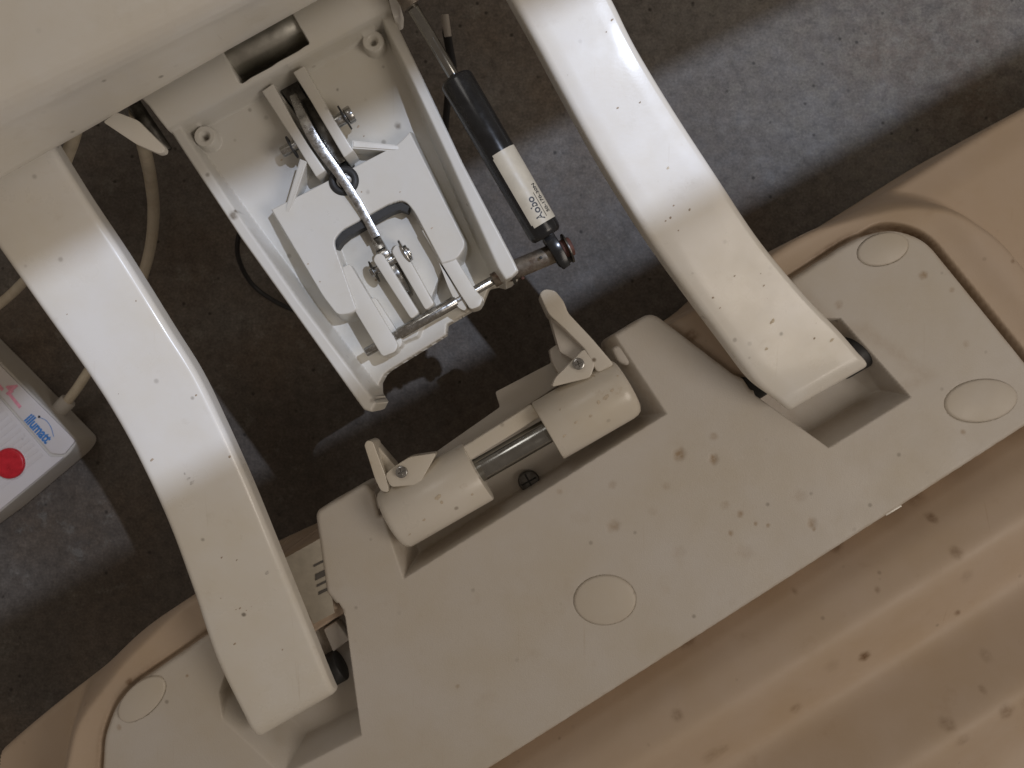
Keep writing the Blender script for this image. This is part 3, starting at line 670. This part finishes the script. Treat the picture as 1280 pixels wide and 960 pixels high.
# ribs
def rib(a, b, w, h, nm='brace_rib'):
    A, B = P(*a), P(*b); d = Vector((B.x - A.x, B.y - A.y, 0)).normalized(); s = Vector((-d.y, d.x, 0)) * w / 2
    bm = bmesh.new(); top = [bm.verts.new(p) for p in (A - s, B - s * .8, B + d * w * .3 - s * .35, B + d * w * .3 + s * .35, B + s * .8, A + s)]
    bot = [bm.verts.new(v.co - Vector((0, 0, h))) for v in top]; n = len(top); bm.faces.new(top); bm.faces.new(bot[::-1])
    for i in range(n): bm.faces.new((top[i], bot[i], bot[(i + 1) % n], top[(i + 1) % n]))
    bmesh.ops.bevel(bm, geom=[e for e in bm.edges if e.verts[0] in top and e.verts[1] in top], offset=.0009, segments=3, affect='EDGES')
    tp(nm, from_bm(bm), 'tray')
rib((379, 200, .553), (359, 264, .560), .0048, .022)
rib((440, 180, .555), (497, 185, .560), .0050, .022)
gm = tp('grommet', join(torus(P(430, 226, .5605), Vector((0, 0, 1)), .0072, .0026), lathe(P(430, 226, .565), P(430, 226, .562), [(0, .0062), (.003, .0062)], 24)), 'rubber')
link('grommet_bush', rod(P(432, 227, .566), P(432, 227, .5585), .0046, .001), M['dark_steel'], gm, tr)
# rails and ears with the cross rod
for nm, poly, D_, h in [('ear_rail', [(421, 338), (437, 329), (498, 431), (494, 440), (478, 446), (430, 366)], lambda x, y: .5624 - max(0, (y - 400)) * .00006, .026),
                   ('ear_rail', [(526, 287), (544, 281), (594, 362), (604, 373), (600, 383), (588, 387), (574, 366)], lambda x, y: .5624 - max(0, (y - 335)) * .00006, .026),
                   ('inner_ear', [(461, 374), (469, 371), (503, 424), (502, 433), (494, 437), (478, 408)], .5665, .024),
                   ('inner_ear', [(548, 327), (555, 338), (584, 382), (581, 389), (572, 384), (560, 358)], .5635, .024)]:
    tp(nm, prism(poly, D_, h, .0007, rpx=4), 'tray')
tp('cross_rod', rod(P(457, 441, .566), P(622, 347, .566), .0030), 'steel')
tp('rod_collar', rod(P(499, 417, .566), P(571, 376, .566), .0038, .0005), 'steel', label='greased middle of the cross rod between the ears')
sp_ = tp('spacer_sleeve', rod(P(616, 351, .565), P(632, 342, .565), .0048), 'rust')
tp('spacer_sleeve', rod(P(634, 341, .562), P(698, 314, .556), .0062), 'rust', label='thick brownish steel sleeve with a small hole')
link('sleeve_hole', rod(P(676, 322, .5535), P(676, 322, .5490), .0010, .0002), M['rubber'], sp_, tr)
tp('retaining_ring', rod(P(636, 341, .562), P(639, 339.5, .562), .0088, .0003), 'dark_steel')
tp('rust_bolt', rod(P(700, 314, .552), P(715, 307, .552), .0062, .0012), 'rust_nut')
tp('bolt_washer', rod(P(708, 311, .552), P(710.5, 309.8, .552), .0098, .0003), 'dark_steel')
tp('rust_bolt', rod(P(654, 349, .562), P(650, 341, .562), .0012, .0002), 'rust_nut', label='short split pin under the sleeve')

flecks(tray, [(505, 413, 1.6), (520, 406, 1.3), (548, 393, 1.5), (470, 350, 1.6), (448, 158, 1.6), (455, 170, 1.1), (352, 200, 1.4), (452, 240, 1.2), (500, 240, 1.1), (540, 285, 1.2), (385, 330, 1.0), (400, 352, 1.3)], 'fleck', 'grease_flecks', tr)
# ------------------------------------------------------------------ gas spring
gs = Thing('gas_spring', 'black gas spring with bright piston rod and printed paper label', 'gas spring', P(625, 195, .56))
g0, g1, g2 = P(500, -18, .520), P(568, 96, .534), P(684, 296, .548)
dz = (g2 - g1).normalized(); Lc = (g2 - g1).length; RC = .0105
link('piston_rod', rod(g0, g1, .0036), M['chrome'], gs)
link('rod_end', rod(P(497, -24, .519), P(517, 8, .522), .0065), M['rust'], gs)
cy = link('cylinder', lathe(g1, g2, [(0, .0045), (.0002, RC - .0028), (.0012, RC - .001), (.003, RC), (Lc - .004, RC), (Lc - .0015, RC - .0008), (Lc - .0003, RC - .0022), (Lc, .004)], 48), M['black_paint'], gs)
toward = (cam.location - (g1 + g2) / 2).normalized(); toward = (toward - dz * toward.dot(dz)).normalized(); side = dz.cross(toward); side = side if side.x > 0 else -side
def cylpt(t, phi, r): return g1 + dz * t + (toward * math.cos(phi) + side * math.sin(phi)) * r
t0, t1 = Lc * .475, Lc * .925; f0, f1 = R_(-28), R_(98)
bm = bmesh.new(); nt_, nf = 24, 28; V = []
for i in range(nt_ + 1):
    row = []
    for j in range(nf + 1):
        a, b_ = i / nt_, j / nf
        # rounded corners
        row.append(bm.verts.new(cylpt(t0 + (t1 - t0) * a, f0 + (f1 - f0) * b_, RC + .00015)))
    V.append(row)
for i in range(nt_):
    for j in range(nf):
        if (i in (0, nt_ - 1)) and (j in (0, nf - 1)): continue
        bm.faces.new((V[i][j], V[i + 1][j], V[i + 1][j + 1], V[i][j + 1]))
gl = link('paper_label', from_bm(bm), M['paper'], cy, gs)
def wrap(body, size, t_start, phi, stretch=1.0):
    me = text_mesh(body, size, 0, size * .022)
    bm = bmesh.new(); bm.from_mesh(me)
    for v in bm.verts:
        p = cylpt(t_start - v.co.x * stretch, phi - v.co.y / RC, RC + .0003); v.co = p
    return from_bm(bm)
link('lettering', wrap('Aobo', .0068, Lc * .905, R_(26)), M['ink'], cy, gs, smooth=0)
link('lettering', wrap('50-170-30N', .0040, Lc * .885, R_(60), 1.0), M['ink'], cy, gs, smooth=0)
bm = bmesh.new(); q = [bm.verts.new(cylpt(Lc * t, R_(p), RC + .00028)) for t, p in ((.755, 34), (.90, 34), (.90, 36), (.755, 36))]; bm.faces.new(q)
link('underline', from_bm(bm), M['ink'], cy, gs, smooth=0)
link('end_eye', bar([(684, 292, .545, 15), (694, 308, .544, 15), (703, 324, .546, 14), (709, 334, .549, 11)], .012), M['black_paint'], gs)
link('eye_boss', rod(P(693, 321, .556), P(711, 312, .556), .0078, .001), M['rubber'], gs)

# ------------------------------------------------------------------ handset on the floor
hd = Thing('handset', 'white remote handset with red round button lying on the floor', 'remote control', P(20, 560, H))
DH = .806
body = link('handset_body', prism([(-60, 392), (6, 458), (97, 551), (88, 566), (0, 640), (-90, 705), (-230, 560)], DH, .04, .0022, 4, rpx=8), M['handset_end'], hd)
panel = link('front_panel', prism([(-40, 452), (62, 571), (80, 571), (0, 637), (-80, 695), (-200, 540)], DH - .0015, .003, .0012, 3, rpx=4), M['handset'], hd)
head = link('header_strip', prism([(-55, 396), (4, 461), (94, 551), (80, 568), (64, 567), (-42, 445)], DH - .0022, .004, .0012, 3, rpx=4), M['handset'], hd)
# fine ribs on the front panel
for k in range(17):
    s0 = k / 16; x0, y0 = -36 + 88 * s0, 466 + 100 * s0
    link('panel_rib', prism([(x0, y0), (x0 + 2.4, y0 + 2.8), (x0 + 2.4 - 62, y0 + 2.8 + 50), (x0 - 62, y0 + 50)], DH - .0019, .0008, 0), M['handset'], panel, hd)
Bc = P(13, 579, DH - .0015)
bt = link('push_button', dome(Bc, Vector((.0142, 0, 0)), Vector((0, .0142, 0)), .0042), M['red'], hd, smooth=60)
link('button_rim', torus(Bc, Vector((0, 0, 1)), .0146, .0009), M['handset'], bt, hd, smooth=60)
def flat_text(body, size, px, py, D, ang, m, parent, sx=1):
    me = text_mesh(body, size, .0001, size * .035); c = P(px, py, D)
    me.transform(Matrix.Translation(c) @ Matrix.Rotation(R_(ang), 4, 'Z') @ Matrix.Diagonal((sx, 1, 1, 1)))
    return link('lettering', me, M[m], parent, hd, smooth=0)
flat_text('illumatt', .0135, 30, 525, DH - .0025, -48, 'blue_ink', head, .72)
bt2 = link('logo_dot', dome(P(49, 521, DH - .0022), Vector((.0012, 0, 0)), Vector((0, .0012, 0)), .0003, seg=14), M['ink'], head, hd, smooth=60)
link('logo_arc', tube([P(50, 522, DH - .0024), P(58, 526, DH - .0024), P(64, 535, DH - .0024), P(67, 546, DH - .0024)], .0003, 6, 8), M['blue_ink'], head, hd)
flat_text('4', .017, 4, 487, DH - .0025, -48, 'pink_ink', head, .9)
link('logo_bar', prism([(9, 492), (12, 490), (27, 508), (24, 511)], DH - .0024, .0002, 0), M['pink_ink'], head, hd)
link('logo_bar', prism([(-6, 480), (-3, 477), (5, 486), (2, 489)], DH - .0024, .0002, 0), M['pink_ink'], head, hd)
link('cable_boot', rod(P(70, 517, .826), P(86, 500, .824), .0075, .0015), M['handset_end'], hd)

# ------------------------------------------------------------------ cables
def cable(name, pts, r, m, label):
    o = link(name, tube([P(*p) for p in pts], r), M[m]); tag(o, label, 'cable')
cable('power_cable', [(80, 507, .822), (96, 486, .82), (112, 462, .815), (142, 420, .80), (168, 372, .77), (186, 318, .73), (192, 268, .68), (188, 222, .62), (178, 176, .57), (170, 140, .545)], .0044, 'cable',
      'thick ivory cable looping from the housing flap down to the handset')
cable('power_cable', [(98, 150, .56), (90, 178, .58), (80, 208, .61), (72, 250, .66), (66, 290, .70), (52, 326, .74), (26, 356, .775), (2, 378, .79), (-30, 402, .80)], .0042, 'cable',
      'ivory cable dropping behind the arm and out of frame above the handset')
cable('thin_cable', [(320, 262, .70), (300, 290, .76), (298, 322, .80), (316, 356, .835), (350, 380, .844), (392, 398, .845), (430, 430, .845)], .0022, 'rubber', 'thin black cable lying on the dark floor under the tray')
hz = Thing('shadow_stand_in', 'added dark tube with pale tip in place of a shadow behind the piston rod', 'shadow_tube', P(562, 50, .68))
link('shadow_tube', tube([P(558, 40, .66), P(562, 62, .68), P(566, 88, .72), P(560, 120, .78), P(556, 170, .835)], .0032), M['rubber'], hz)  # added dark tube, stands in for a shadow behind the gas spring
link('added_tip', rod(P(556, 18, .655), P(560, 46, .66), .0028), M['plate'], hz)
